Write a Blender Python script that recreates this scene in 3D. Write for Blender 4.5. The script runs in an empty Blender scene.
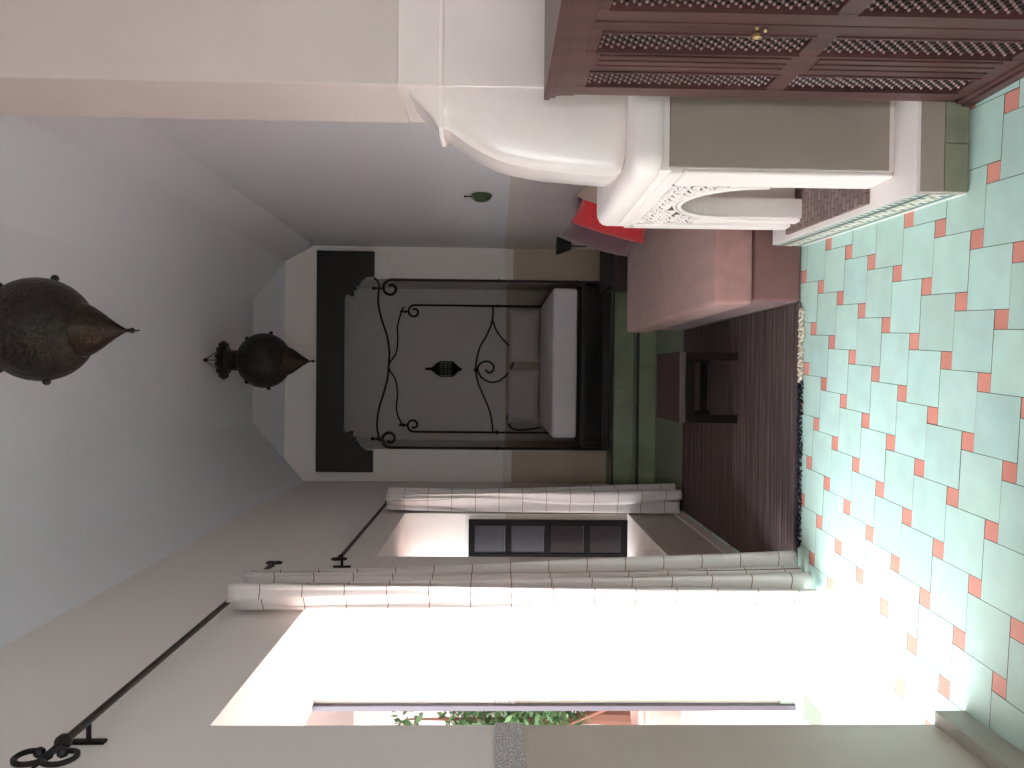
import bpy, bmesh, math, random
from mathutils import Vector, Matrix
random.seed(7)
PI = math.pi
C = bpy.context.scene.collection
sc = bpy.context.scene

# ------------------------------------------------------------------ camera
F_PX, PITCH, YAW, ROLL, EYE = 725.84, -0.023796, 0.012145, 0.009498, 1.55
def cam_axes():
    F = Vector((-math.sin(YAW)*math.cos(PITCH), math.cos(YAW)*math.cos(PITCH), math.sin(PITCH)))
    R = F.cross(Vector((0, 0, 1))).normalized(); U = R.cross(F)
    return F, R*math.cos(ROLL)+U*math.sin(ROLL), U*math.cos(ROLL)-R*math.sin(ROLL)
FW, RT, UP = cam_axes()
def onY(x, y, Y):                                   # a measured point of the photo at a known depth -> metres
    d = FW + RT*((384-y)/F_PX) - UP*((x-512)/F_PX)
    t = Y/d.y
    return Vector((d.x*t, Y, EYE+d.z*t))
cd = bpy.data.cameras.new('camera'); cam = bpy.data.objects.new('camera', cd); C.objects.link(cam)
cd.sensor_fit = 'HORIZONTAL'; cd.sensor_width = 36; cd.lens = 36*F_PX/1024; cd.clip_start = .02
X, Y_, Z_ = -UP, RT, -FW                            # the photograph was taken with the camera turned on its side
cam.matrix_world = Matrix(((X.x, Y_.x, Z_.x, 0), (X.y, Y_.y, Z_.y, 0), (X.z, Y_.z, Z_.z, EYE), (0, 0, 0, 1)))
sc.camera = cam

# ------------------------------------------------------------------ materials
def lin(h):
    h = h.lstrip('#'); o = []
    for i in (0, 2, 4):
        c = int(h[i:i+2], 16)/255
        o.append(c/12.92 if c <= .04045 else ((c+.055)/1.055)**2.4)
    return (*o, 1)
def mat(name, col, rough=.6, metal=0, noise=0, nscale=6, bump=0, bscale=40, coat=0, col2=None, stretch=(1, 1, 1), spec=.5, sheen=0):
    m = bpy.data.materials.new(name); m.use_nodes = True
    nt = m.node_tree; b = nt.nodes['Principled BSDF']
    c = lin(col) if isinstance(col, str) else col
    b.inputs['Base Color'].default_value = c
    b.inputs['Roughness'].default_value = rough; b.inputs['Metallic'].default_value = metal
    b.inputs['Coat Weight'].default_value = coat; b.inputs['Specular IOR Level'].default_value = spec
    b.inputs['Sheen Weight'].default_value = sheen
    tc = nt.nodes.new('ShaderNodeTexCoord'); mp = nt.nodes.new('ShaderNodeMapping')
    mp.inputs['Scale'].default_value = stretch
    nt.links.new(tc.outputs['Object'], mp.inputs['Vector'])
    if noise:
        n = nt.nodes.new('ShaderNodeTexNoise'); n.inputs['Scale'].default_value = nscale; n.inputs['Detail'].default_value = 5
        nt.links.new(mp.outputs['Vector'], n.inputs['Vector'])
        r = nt.nodes.new('ShaderNodeMapRange'); r.inputs[1].default_value = .3; r.inputs[2].default_value = .7
        nt.links.new(n.outputs['Fac'], r.inputs[0])
        mx = nt.nodes.new('ShaderNodeMix'); mx.data_type = 'RGBA'
        c2 = lin(col2) if col2 else tuple(v*(1-noise) for v in c[:3])+(1,)
        mx.inputs['A'].default_value = c; mx.inputs['B'].default_value = c2
        nt.links.new(r.outputs[0], mx.inputs['Factor']); nt.links.new(mx.outputs['Result'], b.inputs['Base Color'])
    if bump:
        n2 = nt.nodes.new('ShaderNodeTexNoise'); n2.inputs['Scale'].default_value = bscale; n2.inputs['Detail'].default_value = 4
        nt.links.new(mp.outputs['Vector'], n2.inputs['Vector'])
        bp = nt.nodes.new('ShaderNodeBump'); bp.inputs['Strength'].default_value = bump; bp.inputs['Distance'].default_value = .01
        nt.links.new(n2.outputs['Fac'], bp.inputs['Height']); nt.links.new(bp.outputs['Normal'], b.inputs['Normal'])
    return m
def wall_mat(name, upper, lower, zsplit):           # lime-washed plaster above a polished dado
    m = mat(name, upper, .85, bump=.15, bscale=9); nt = m.node_tree; b = nt.nodes['Principled BSDF']
    g = nt.nodes.new('ShaderNodeNewGeometry'); s = nt.nodes.new('ShaderNodeSeparateXYZ'); nt.links.new(g.outputs['Position'], s.inputs[0])
    gt = nt.nodes.new('ShaderNodeMath'); gt.operation = 'GREATER_THAN'; gt.inputs[1].default_value = zsplit
    nt.links.new(s.outputs['Z'], gt.inputs[0])
    n = nt.nodes.new('ShaderNodeTexNoise'); n.inputs['Scale'].default_value = 3; nt.links.new(g.outputs['Position'], n.inputs['Vector'])
    lo = nt.nodes.new('ShaderNodeMix'); lo.data_type = 'RGBA'; lo.inputs['A'].default_value = lin(lower)
    lo.inputs['B'].default_value = tuple(v*.86 for v in lin(lower)[:3])+(1,); nt.links.new(n.outputs['Fac'], lo.inputs['Factor'])
    mx = nt.nodes.new('ShaderNodeMix'); mx.data_type = 'RGBA'; mx.inputs['B'].default_value = lin(upper)
    nt.links.new(lo.outputs['Result'], mx.inputs['A']); nt.links.new(gt.outputs[0], mx.inputs['Factor'])
    nt.links.new(mx.outputs['Result'], b.inputs['Base Color'])
    rr = nt.nodes.new('ShaderNodeMapRange'); rr.inputs[3].default_value = .42; rr.inputs[4].default_value = .88
    nt.links.new(gt.outputs[0], rr.inputs[0]); nt.links.new(rr.outputs[0], b.inputs['Roughness'])
    return m
def carved_mat(name, c1, c2, scale=55):
    m = mat(name, c1, .8); nt = m.node_tree; b = nt.nodes['Principled BSDF']
    tc = nt.nodes['Texture Coordinate']
    v = nt.nodes.new('ShaderNodeTexVoronoi'); v.feature = 'DISTANCE_TO_EDGE'; v.inputs['Scale'].default_value = scale
    nt.links.new(tc.outputs['Object'], v.inputs['Vector'])
    r = nt.nodes.new('ShaderNodeMapRange'); r.inputs[1].default_value = .08; r.inputs[2].default_value = .2
    nt.links.new(v.outputs['Distance'], r.inputs[0])
    mx = nt.nodes.new('ShaderNodeMix'); mx.data_type = 'RGBA'; mx.inputs['A'].default_value = lin(c1); mx.inputs['B'].default_value = lin(c2)  # hollows tinted darker, the relief shade is put into the colour
    nt.links.new(r.outputs[0], mx.inputs['Factor']); nt.links.new(mx.outputs['Result'], b.inputs['Base Color'])
    bp = nt.nodes.new('ShaderNodeBump'); bp.invert = True; bp.inputs['Strength'].default_value = .8; bp.inputs['Distance'].default_value = .006
    nt.links.new(r.outputs[0], bp.inputs['Height']); nt.links.new(bp.outputs['Normal'], b.inputs['Normal'])
    return m
M = {}
M['wall'] = wall_mat('plaster_wall', '#dcd7d2', '#c6bcb0', 1.45)
M['wall_far'] = wall_mat('plaster_far', '#dad5d0', '#ab9b86', 1.40)
M['wall_right'] = wall_mat('plaster_right', '#d4d3d8', '#ccc2c1', 1.40)
M['ceil'] = mat('ceiling_paint', '#d6d5da', .9, bump=.1, bscale=6)
M['white'] = mat('white_plaster', '#e6e2de', .8, bump=.1, bscale=12)
M['tad'] = mat('polished_plaster', '#e2d9d4', .22, noise=.07, nscale=5, coat=.25, bump=.06, bscale=5)
M['tadfront'] = mat('smooth_cream_plaster', '#e8e0db', .4, noise=.04, nscale=6)
M['pier'] = mat('pier_plaster', '#c9bfb8', .6, noise=.06, nscale=3)
M['taupe'] = mat('darker_polished_plaster', '#988b80', .45, noise=.1, nscale=5)  # darker tone for the near side of body and plinth
M['frieze'] = carved_mat('carved_frieze', '#d4d0ce', '#a09c9a', 110)
M['frieze_far'] = mat('plain_frieze', '#d2cac4', .8, noise=.1, nscale=30)
M['tile_g'] = mat('green_tile', '#8a9879', .35, noise=.25, nscale=4)
M['step'] = mat('step_tile', '#808b74', .35, noise=.2, nscale=5)
M['nosing'] = mat('nosing_dark', '#1c1e18', .5)
M['grout'] = mat('grout', '#4f544a', .9)
M['wood_dk'] = mat('ebony_wood', '#120d0d', .6, noise=.3, nscale=8)
M['wood_blk'] = mat('black_cloth', '#0b0a0b', .8)
M['mahog'] = mat('wardrobe_wood', '#573837', .42, noise=.45, nscale=3, stretch=(6, 6, .6), coat=.08, spec=.35, bump=.05)
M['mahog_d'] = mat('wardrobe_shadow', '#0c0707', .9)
M['latbar'] = mat('lattice_bars', '#3a2726', .4)
M['bobbin'] = mat('lattice_wood', '#94746e', .3, coat=.4)
M['stoolw'] = mat('stool_wood', '#3a2625', .45, noise=.3, nscale=4, stretch=(1, 8, 8))
M['iron'] = mat('wrought_iron', '#15100f', .5, metal=.3)
M['rod'] = mat('rod_iron', '#3a302c', .45, metal=.5)
M['sheet'] = mat('white_bedding', '#dcd8dd', .9, bump=.2, bscale=7, sheen=.2)
M['pillow'] = mat('pillow_cotton', '#c4bebb', .9, bump=.2, bscale=8)
M['sofa'] = mat('rose_brown_fabric', '#a47b74', .8, noise=.2, nscale=14, bump=.35, bscale=5, sheen=.25, stretch=(1, .35, 1))
M['sofa_dk'] = mat('sofa_base_fabric', '#744f4b', .8, noise=.15, nscale=10, bump=.2, bscale=10, sheen=.3)
M['red'] = mat('red_fabric', '#d8202c', .8, noise=.25, nscale=30, bump=.2, bscale=60, sheen=.3)
M['mauve'] = mat('mauve_fabric', '#6a4650', .8, bump=.2, bscale=30, sheen=.3)
M['beige'] = mat('taupe_fabric', '#a08c80', .8, bump=.2, bscale=30)
M['plum'] = mat('plum_fabric', '#4a3440', .8)
M['brass'] = mat('aged_brass', '#2e2a22', .42, metal=.6, noise=.5, nscale=24, bump=.9, bscale=55, col2='#1a1512')
M['brasscone'] = mat('brass_cone', '#32271d', .4, metal=.7, noise=.5, nscale=12, bump=.6, bscale=45, col2='#2a211c')
M['jewel'] = mat('boss_brass', '#241d18', .4, metal=.5)
M['glass'] = mat('dark_glass', '#2c2e34', .4, spec=.4)
M['glassd'] = mat('darker_panel', '#1c181b', .3)
M['greenlamp'] = mat('green_glazed', '#3f5a34', .3, noise=.4, nscale=20)
M['shade_dk'] = mat('dark_shade', '#1f2624', .8)
M['terra'] = mat('terracotta', '#a5857c', .8, noise=.2, nscale=5)
M['leaf'] = mat('leaf_green', '#3f6238', .5, noise=.4, nscale=3)
M['leafp'] = mat('leaf_pale', '#6f8f5c', .5, noise=.3, nscale=3)
M['bark'] = mat('bark', '#6a4638', .9)
M['courtwall'] = mat('courtyard_render', '#b9b3b0', .9)
M['skirt'] = mat('skirting_tile', '#aaaa9e', .5, noise=.2, nscale=6)
M['fringe_w'] = mat('cream_wool', '#cfc6b4', .95)
M['fringe_d'] = mat('indigo_wool', '#15151f', .95)
M['knob'] = mat('brass_knob', '#a08a5c', .3, metal=.8)
M['doorpaint'] = mat('door_paint', '#3c3640', .5)

def brick_mat(name, a, b_, mortar, scale, axes, w=.5, h=.25):
    m = mat(name, a, .9); nt = m.node_tree; b = nt.nodes['Principled BSDF']; tc = nt.nodes['Texture Coordinate']
    s = nt.nodes.new('ShaderNodeSeparateXYZ'); cb = nt.nodes.new('ShaderNodeCombineXYZ')
    nt.links.new(tc.outputs['Object'], s.inputs[0])
    nt.links.new(s.outputs[axes[0]], cb.inputs[0]); nt.links.new(s.outputs[axes[1]], cb.inputs[1])
    t = nt.nodes.new('ShaderNodeTexBrick'); t.inputs['Scale'].default_value = scale
    t.inputs['Color1'].default_value = lin(a); t.inputs['Color2'].default_value = lin(b_); t.inputs['Mortar'].default_value = lin(mortar)
    t.inputs['Mortar Size'].default_value = .02; t.inputs['Brick Width'].default_value = w; t.inputs['Row Height'].default_value = h
    nt.links.new(cb.outputs[0], t.inputs['Vector']); nt.links.new(t.outputs['Color'], b.inputs['Base Color'])
    return m
M['hearth'] = brick_mat('hearth_brick', '#8b7570', '#75605d', '#5a4a48', 8, ('X', 'Y'))
M['court'] = brick_mat('courtyard_brick', '#a5857e', '#b39690', '#b8b0ac', 4, ('X', 'Y'))

def curtain_mat():                                  # cream cloth with a thin brown window-pane check
    m = mat('check_curtain', '#ddd7d4', .85); nt = m.node_tree; b = nt.nodes['Principled BSDF']
    uv = nt.nodes.new('ShaderNodeUVMap'); s = nt.nodes.new('ShaderNodeSeparateXYZ'); nt.links.new(uv.outputs[0], s.inputs[0])
    res = []
    for ax, per, wd in (('X', .19, .022), ('Y', .192, .022)):
        d = nt.nodes.new('ShaderNodeMath'); d.operation = 'DIVIDE'; d.inputs[1].default_value = per; nt.links.new(s.outputs[ax], d.inputs[0])
        f = nt.nodes.new('ShaderNodeMath'); f.operation = 'FRACT'; nt.links.new(d.outputs[0], f.inputs[0])
        l = nt.nodes.new('ShaderNodeMath'); l.operation = 'LESS_THAN'; l.inputs[1].default_value = wd; nt.links.new(f.outputs[0], l.inputs[0]); res.append(l)
    mx_ = nt.nodes.new('ShaderNodeMath'); mx_.operation = 'MAXIMUM'; nt.links.new(res[0].outputs[0], mx_.inputs[0]); nt.links.new(res[1].outputs[0], mx_.inputs[1])
    mx = nt.nodes.new('ShaderNodeMix'); mx.data_type = 'RGBA'; mx.inputs['A'].default_value = lin('#ddd7d4'); mx.inputs['B'].default_value = lin('#7a5848')
    nt.links.new(mx_.outputs[0], mx.inputs['Factor']); nt.links.new(mx.outputs['Result'], b.inputs['Base Color'])
    tr = nt.nodes.new('ShaderNodeBsdfTranslucent'); nt.links.new(mx.outputs['Result'], tr.inputs['Color'])
    ms = nt.nodes.new('ShaderNodeMixShader'); ms.inputs[0].default_value = .2
    nt.links.new(b.outputs[0], ms.inputs[1]); nt.links.new(tr.outputs[0], ms.inputs[2])
    nt.links.new(ms.outputs[0], nt.nodes['Material Output'].inputs[0])
    return m
M['curtain'] = curtain_mat()
def rug_mat():
    m = mat('striped_rug', '#4a3834', .95); nt = m.node_tree; b = nt.nodes['Principled BSDF']; tc = nt.nodes['Texture Coordinate']
    mp = nt.nodes['Mapping']; mp.inputs['Scale'].default_value = (.6, 34, 1)
    n = nt.nodes.new('ShaderNodeTexNoise'); n.inputs['Scale'].default_value = 1.6; n.inputs['Detail'].default_value = 6; n.inputs['Roughness'].default_value = .75
    nt.links.new(mp.outputs[0], n.inputs['Vector'])
    cr = nt.nodes.new('ShaderNodeValToRGB'); e = cr.color_ramp.elements
    e[0].position = .36; e[0].color = lin('#2c2222'); e[1].position = .68; e[1].color = lin('#85756f')
    x = e.new(.52); x.color = lin('#4e3f3d')
    nt.links.new(n.outputs['Fac'], cr.inputs[0]); nt.links.new(cr.outputs[0], b.inputs['Base Color'])
    return m
M['rug'] = rug_mat()
def attr_mat(name, rough):
    m = mat(name, '#ffffff', rough, noise=0, bump=.05, bscale=8); nt = m.node_tree; b = nt.nodes['Principled BSDF']
    a = nt.nodes.new('ShaderNodeVertexColor'); a.layer_name = 'tile'
    n = nt.nodes.new('ShaderNodeTexNoise'); n.inputs['Scale'].default_value = 9; n.inputs['Detail'].default_value = 5
    nt.links.new(nt.nodes['Texture Coordinate'].outputs['Object'], n.inputs['Vector'])
    r = nt.nodes.new('ShaderNodeMapRange'); r.inputs[1].default_value = .3; r.inputs[2].default_value = .75; r.inputs[3].default_value = .9; r.inputs[4].default_value = 1.04
    nt.links.new(n.outputs['Fac'], r.inputs[0])
    mu = nt.nodes.new('ShaderNodeVectorMath'); mu.operation = 'SCALE'
    nt.links.new(a.outputs['Color'], mu.inputs[0]); nt.links.new(r.outputs[0], mu.inputs['Scale'])
    nt.links.new(mu.outputs[0], b.inputs['Base Color'])
    return m
M['floor'] = attr_mat('floor_tiles', .42)

# ------------------------------------------------------------------ helpers
def link(name, me, m=None, parent=None, smooth=False):
    o = bpy.data.objects.new(name, me); C.objects.link(o)
    if m is not None:
        for k in (m if isinstance(m, (list, tuple)) else [m]): me.materials.append(k)
    if smooth:
        for p in me.polygons: p.use_smooth = True
        try: me.set_sharp_from_angle(angle=math.radians(38))
        except Exception: pass
    if parent: o.parent = parent
    return o
def obj(name, bm, m, parent=None, smooth=False):
    bmesh.ops.recalc_face_normals(bm, faces=bm.faces)
    me = bpy.data.meshes.new(name); bm.to_mesh(me); bm.free()
    return link(name, me, m, parent, smooth)
def root(name, label, cat, loc=(0, 0, 0), group=None):
    o = bpy.data.objects.new(name, None); C.objects.link(o); o.location = loc
    return tag(o, label, cat, group)
def tag(o, label, cat, group=None, kind=None):
    o['label'] = label; o['category'] = cat
    if group: o['group'] = group
    if kind: o['kind'] = kind
    return o
def struct(o): o['kind'] = 'structure'; return o
def box(bm, a, b, bev=0):
    r = bmesh.ops.create_cube(bm, size=1)
    v = r['verts']
    for q in v: q.co = Vector(((a[i]+b[i])/2 + q.co[i]*(b[i]-a[i]) for i in range(3)))
    if bev:
        es = list({e for q in v for e in q.link_edges})
        bmesh.ops.bevel(bm, geom=es, offset=bev, segments=3, affect='EDGES', profile=.6)
    return v
def BM(): return bmesh.new()
def boxo(name, a, b, m, parent=None, bev=0, smooth=False):
    bm = BM(); box(bm, a, b, bev); return obj(name, bm, m, parent, smooth)
def prism(bm, outer, holes, axis, t0, t1):
    """polygon with holes in the plane across axis, given thickness from t0 to t1; pts are (first, second) of the other axes"""
    def P(p, t):
        return {'x': (t, p[0], p[1]), 'y': (p[0], t, p[1]), 'z': (p[0], p[1], t)}[axis]
    allv = []; es = []
    for loop in [outer]+list(holes):
        vs = [bm.verts.new(P(p, t0)) for p in loop]; allv += vs
        es += [bm.edges.new((vs[i], vs[(i+1) % len(vs)])) for i in range(len(vs))]
    r = bmesh.ops.triangle_fill(bm, edges=es, use_beauty=True)
    fs = [g for g in r['geom'] if isinstance(g, bmesh.types.BMFace)]
    e = bmesh.ops.extrude_face_region(bm, geom=fs)
    d = {'x': Vector((t1-t0, 0, 0)), 'y': Vector((0, t1-t0, 0)), 'z': Vector((0, 0, t1-t0))}[axis]
    bmesh.ops.translate(bm, verts=[g for g in e['geom'] if isinstance(g, bmesh.types.BMVert)], vec=d)
def tube(bm, pts, r, n=8, cap=True):
    pts = [Vector(p) for p in pts]
    rr = r if isinstance(r, (list, tuple)) else [r]*len(pts)
    rings = []; prev = None
    for i, p in enumerate(pts):
        t = (pts[min(i+1, len(pts)-1)]-pts[max(i-1, 0)]).normalized()
        if prev is None:
            a = Vector((0, 0, 1)) if abs(t.z) < .9 else Vector((1, 0, 0))
            u = t.cross(a).normalized()
        else:
            u = (prev-t*prev.dot(t)).normalized()
        prev = u; w = t.cross(u)
        rings.append([bm.verts.new(p+(u*math.cos(2*PI*k/n)+w*math.sin(2*PI*k/n))*rr[i]) for k in range(n)])
    for a, b in zip(rings, rings[1:]):
        for k in range(n): bm.faces.new((a[k], a[(k+1) % n], b[(k+1) % n], b[k]))
    if cap: bm.faces.new(rings[0]); bm.faces.new(rings[-1][::-1])
def lathe(bm, prof, c=(0, 0, 0), n=40, lobes=0, amp=0):
    rings = []
    for r, z in prof:
        rings.append([bm.verts.new((c[0]+r*(1+amp*math.cos(lobes*2*PI*k/n))*math.cos(2*PI*k/n), c[1]+r*(1+amp*math.cos(lobes*2*PI*k/n))*math.sin(2*PI*k/n), c[2]+z)) for k in range(n)])
    for a, b in zip(rings, rings[1:]):
        for k in range(n): bm.faces.new((a[k], a[(k+1) % n], b[(k+1) % n], b[k]))
    bm.faces.new(rings[0]); bm.faces.new(rings[-1][::-1])
def ball(bm, c, r, seg=12, sc_=(1, 1, 1)):
    m = Matrix.Translation(c) @ Matrix.Diagonal((*[r*s for s in sc_], 1))
    bmesh.ops.create_uvsphere(bm, u_segments=seg, v_segments=max(4, seg//2), radius=1, matrix=m)
def smooth_path(pts, n=8):
    pts = [Vector(p) for p in pts]; out = []
    q = [pts[0]]+pts+[pts[-1]]
    for i in range(1, len(q)-2):
        a, b, c, d = q[i-1:i+3]
        for k in range(n):
            t = k/n
            out.append(.5*((2*b)+(-a+c)*t+(2*a-5*b+4*c-d)*t*t+(-a+3*b-3*c+d)*t**3))
    out.append(pts[-1]); return out
def spiral(c, r0, r1, a0, turns, plane, n=26):      # plane: two unit vectors
    u, w = Vector(plane[0]), Vector(plane[1]); out = []
    for i in range(n+1):
        t = i/n; a = a0+turns*2*PI*t; r = r0+(r1-r0)*t
        out.append(Vector(c)+u*(math.cos(a)*r)+w*(math.sin(a)*r))
    return out
def cushion_bm(w, h, t, n=16, pinch=.13):
    bm = BM(); g = {}
    for s in (1, -1):
        for i in range(n+1):
            for j in range(n+1):
                u, v = 2*i/n-1, 2*j/n-1
                edge = i in (0, n) or j in (0, n)
                if s == -1 and edge: g[s, i, j] = g[1, i, j]; continue
                k = 1-pinch*((1-u*u)*abs(v)**3); k2 = 1-pinch*((1-v*v)*abs(u)**3)
                z = s*t/2*((1-u**2)*(1-v**2))**.42
                g[s, i, j] = bm.verts.new((u*w/2*k2, z, v*h/2*k))
    for s in (1, -1):
        for i in range(n):
            for j in range(n):
                bm.faces.new((g[s, i, j], g[s, i+1, j], g[s, i+1, j+1], g[s, i, j+1]))
    return bm

# ------------------------------------------------------------------ the setting
LX, RX, FY, BY = -1.13, 1.335, 7.66, -2.2           # left wall, right wall, far wall, wall behind the camera
OX = -1.69                                          # outer face of the thick left wall
# floor: a hopscotch of big aqua and small terracotta tiles
def floor():
    bm = BM(); cl = bm.loops.layers.float_color.new('tile')
    B, s, x0, y0, ph = .19847, .0616, .4073, 2.7731, -.06274
    c, sn = math.cos(ph), math.sin(ph); g = .0011
    def quad(ax, ay, w, col, dz):
        pts = [(ax+g, ay+g), (ax+w-g, ay+g), (ax+w-g, ay+w-g), (ax+g, ay+w-g)]
        vs = [bm.verts.new((x0+c*px-sn*py, y0+sn*px+c*py, dz)) for px, py in pts]
        f = bm.faces.new(vs)
        for l in f.loops: l[cl] = col
    A = lin('#bcdcd2'); Rr = lin('#dc9484')
    rnd = random.Random(3)
    for i in range(-60, 60):
        for j in range(-60, 60):
            px, py = B*i+s*j, -s*i+B*j
            X_, Yw = x0+c*px-sn*py, y0+sn*px+c*py
            if not (-1.75 < X_ < 1.45 and BY-.1 < Yw < 7.2): continue
            k = 1+rnd.uniform(-.07, .05); t = rnd.uniform(-.03, .03)
            quad(px-s/2, py-s/2, s, (Rr[0]*k, Rr[1]*(k+t), Rr[2]*(k+t), 1), -.0008)
            k = 1+rnd.uniform(-.07, .05); t = rnd.uniform(-.02, .02)
            quad(px+s/2, py-s/2, B, (A[0]*(k+t), A[1]*k, A[2]*(k-t*.5), 1), rnd.uniform(-.0006, .0006))
    o = [bm.verts.new(p) for p in ((-1.75, BY-.1, -.003), (1.45, BY-.1, -.003), (1.45, 7.3, -.003), (-1.75, 7.3, -.003))]
    f = bm.faces.new(o); f.material_index = 1
    me = bpy.data.meshes.new('floor'); bm.to_mesh(me); bm.free()
    return struct(link('floor', me, [M['floor'], M['grout']]))
floor()
# steps and platform
struct(boxo('floor_step', (LX, 6.95, 0), (RX, 7.24, .165), M['step']))
struct(boxo('floor_platform', (LX, 7.20, 0), (RX, 10.2, .365), M['step']))
struct(boxo('trim_1', (LX, 6.935, .165), (RX, 7.03, .172), M['nosing']))
struct(boxo('trim_2', (LX, 7.185, .365), (RX, 7.21, .378), M['nosing']))
bm = BM()
for z0, z1, yy in ((0, .165, 6.95), (.177, .365, 7.2)):
    k = LX+.02
    while k < RX-.2:
        box(bm, (k+.004, yy-.005, z0+.004), (k+.196, yy+.002, z1-.004), .001); k += .2
struct(boxo('floor_border', (LX, 5.93, -.002), (RX, 6.952, .002), M['step']))
struct(obj('floor_riser_tile', bm, M['tile_g']))
# left wall with the doorway and the deep window
bm = BM()
prism(bm, [(BY, 0), (2.33, 0), (2.33, 2.45), (3.68, 2.45), (3.68, 0), (10.3, 0), (10.3, 4.4), (BY, 4.4)],
      [[(4.5, .45), (5.9, .45), (5.9, 2.27), (4.5, 2.27)], [(-1.5, .1), (-.2, .1), (-.2, 2.45), (-1.5, 2.45)]], 'x', OX, LX)  # last hole: added opening behind the camera, lets in extra daylight
struct(obj('wall_left', bm, M['wall']))
# right wall, far wall, back wall
struct(boxo('wall_right', (RX, BY, -.05), (RX+.25, 10.3, 4.4), M['wall_right']))
bm = BM()
prism(bm, [(LX-.05, .3), (-.79, .3), (-.79, 3.38), (1.0, 3.38), (1.0, .3), (RX+.05, .3), (RX+.05, 4.4), (LX-.05, 4.4)], [], 'y', FY, FY+.3)
struct(obj('wall_far', bm, M['wall_far']))
struct(boxo('wall_alcove_back', (LX, 10.0, .3), (RX, 10.2, 4.3), M['wall_far']))
struct(boxo('wall_alcove_left', (LX, FY+.3, .3), (-.9, 10.0, 4.3), M['wall_far']))
struct(boxo('wall_alcove_right', (1.17, FY+.3, .3), (RX, 10.0, 4.3), M['wall_far']))
struct(boxo('ceiling_alcove', (LX, FY+.3, 3.8), (RX, 10.0, 3.9), M['wall_far']))
bm = BM(); prism(bm, [(LX-.5, -.05), (RX+.2, -.05), (RX+.2, 4.4), (LX-.5, 4.4)], [[(-.35, .05), (.1, .05), (.1, 2.4), (-.35, 2.4)]], 'y', BY-.2, BY)  # added opening behind the camera, sized for its fill light
struct(obj('wall_back', bm, M['wall']))
struct(boxo('trim_3', (-.9, 9.985, 2.58), (1.17, 10.0, 2.62), M['wall_far']))
# tray ceiling: side slopes, upper slopes, flat panel
def ceiling():
    bm = BM(); prof = [(LX, 3.55), (-.9, 3.75), (-.48, 3.9), (.70, 3.9), (1.17, 3.75), (RX, 3.45)]
    yn = BY; far = [FY, FY, FY-.55, FY-.55, FY, FY]; near = [yn, yn, yn+.32, yn+.32, yn, yn]
    a = [bm.verts.new((p[0], y, p[1])) for p, y in zip(prof, near)]
    b = [bm.verts.new((p[0], y, p[1])) for p, y in zip(prof, far)]
    for i in range(5): bm.faces.new((a[i], a[i+1], b[i+1], b[i]))
    bm.faces.new((b[1], b[2], b[3], b[4])); bm.faces.new((a[4], a[3], a[2], a[1]))
    return struct(obj('ceiling', bm, M['ceil']))
ceiling()
struct(boxo('roof_slab', (OX, BY-.2, 4.35), (RX+.25, 10.3, 4.45), M['ceil']))
# carved frieze bands and skirtings
struct(boxo('trim_4', (LX, BY, 1.45), (LX+.008, 2.33, 1.54), M['frieze']))
struct(boxo('trim_5', (OX+.02, 3.672, 1.43), (LX-.02, 3.68, 1.535), M['frieze']))
struct(boxo('trim_6', (RX-.008, 2.95, 1.37), (RX, FY, 1.455), M['frieze_far']))
bm = BM(); box(bm, (LX, FY-.008, 1.365), (-.79, FY, 1.455)); box(bm, (1.0, FY-.008, 1.365), (RX, FY, 1.455))
struct(obj('trim_7', bm, M['frieze_far']))
struct(boxo('baseboard_left', (LX, BY, 0), (LX+.045, 2.33, .10), M['skirt']))
struct(boxo('baseboard_left_far', (LX, 3.68, 0), (LX+.015, 6.93, .07), M['frieze_far']))
struct(boxo('baseboard_jamb', (OX, 3.665, 0), (LX, 3.68, .07), M['skirt']))
struct(boxo('baseboard_far', (1.0, FY-.015, .365), (RX, FY, .45), M['frieze_far']))
struct(boxo('baseboard_right', (RX-.03, 2.95, 0), (RX, 3.6, .07), M['skirt']))
# door frame at the outer edge of the doorway
bm = BM(); box(bm, (OX-.004, 3.64, 0), (OX+.02, 3.675, 2.45)); box(bm, (OX-.004, 2.335, 0), (OX+.02, 2.37, 2.45))
struct(obj('door_1', bm, M['doorpaint']))
# deep window: open casement leaf folded against the far jamb
bm = BM()
x0, x1, z0, z1 = -1.49, -1.175, .458, 1.75
box(bm, (x0, 5.865, z0), (x0+.045, 5.898, z1)); box(bm, (x1-.045, 5.865, z0), (x1, 5.898, z1))
hh = [z0, z0+.33, z0+.65, z0+.97, z1]
for k, z in enumerate(hh):
    za = z if k == 0 else z-.025 if k < 4 else z-.05
    box(bm, (x0+.04, 5.867, za), (x1-.04, 5.896, za+.05))
w2 = obj('window_2', bm, mat('casement_paint', '#0d0a0b', .85, spec=.15)); struct(w2)
for k in range(4):
    boxo('pane', (x0+.04, 5.878, hh[k]+.03), (x1-.04, 5.886, hh[k+1]-.02), M['glass'] if k > 1 else M['glassd'], w2)  # upper panes lighter, their reflection is put into the base colour
struct(boxo('wall_window_blocker', (OX+.01, 4.45, .4), (OX+.17, 5.35, 2.3), M['wall']))  # added unseen panel, cuts the daylight on the far jamb
struct(boxo('trim_8', (OX, 4.5, .45), (LX+.01, 5.9, .458), M['white']))
# pier of the chimney breast
struct(boxo('pillar_chimney', (1.015, 2.57, 1.90), (RX, 2.955, 4.2), M['pier'], bev=.006))

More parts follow.
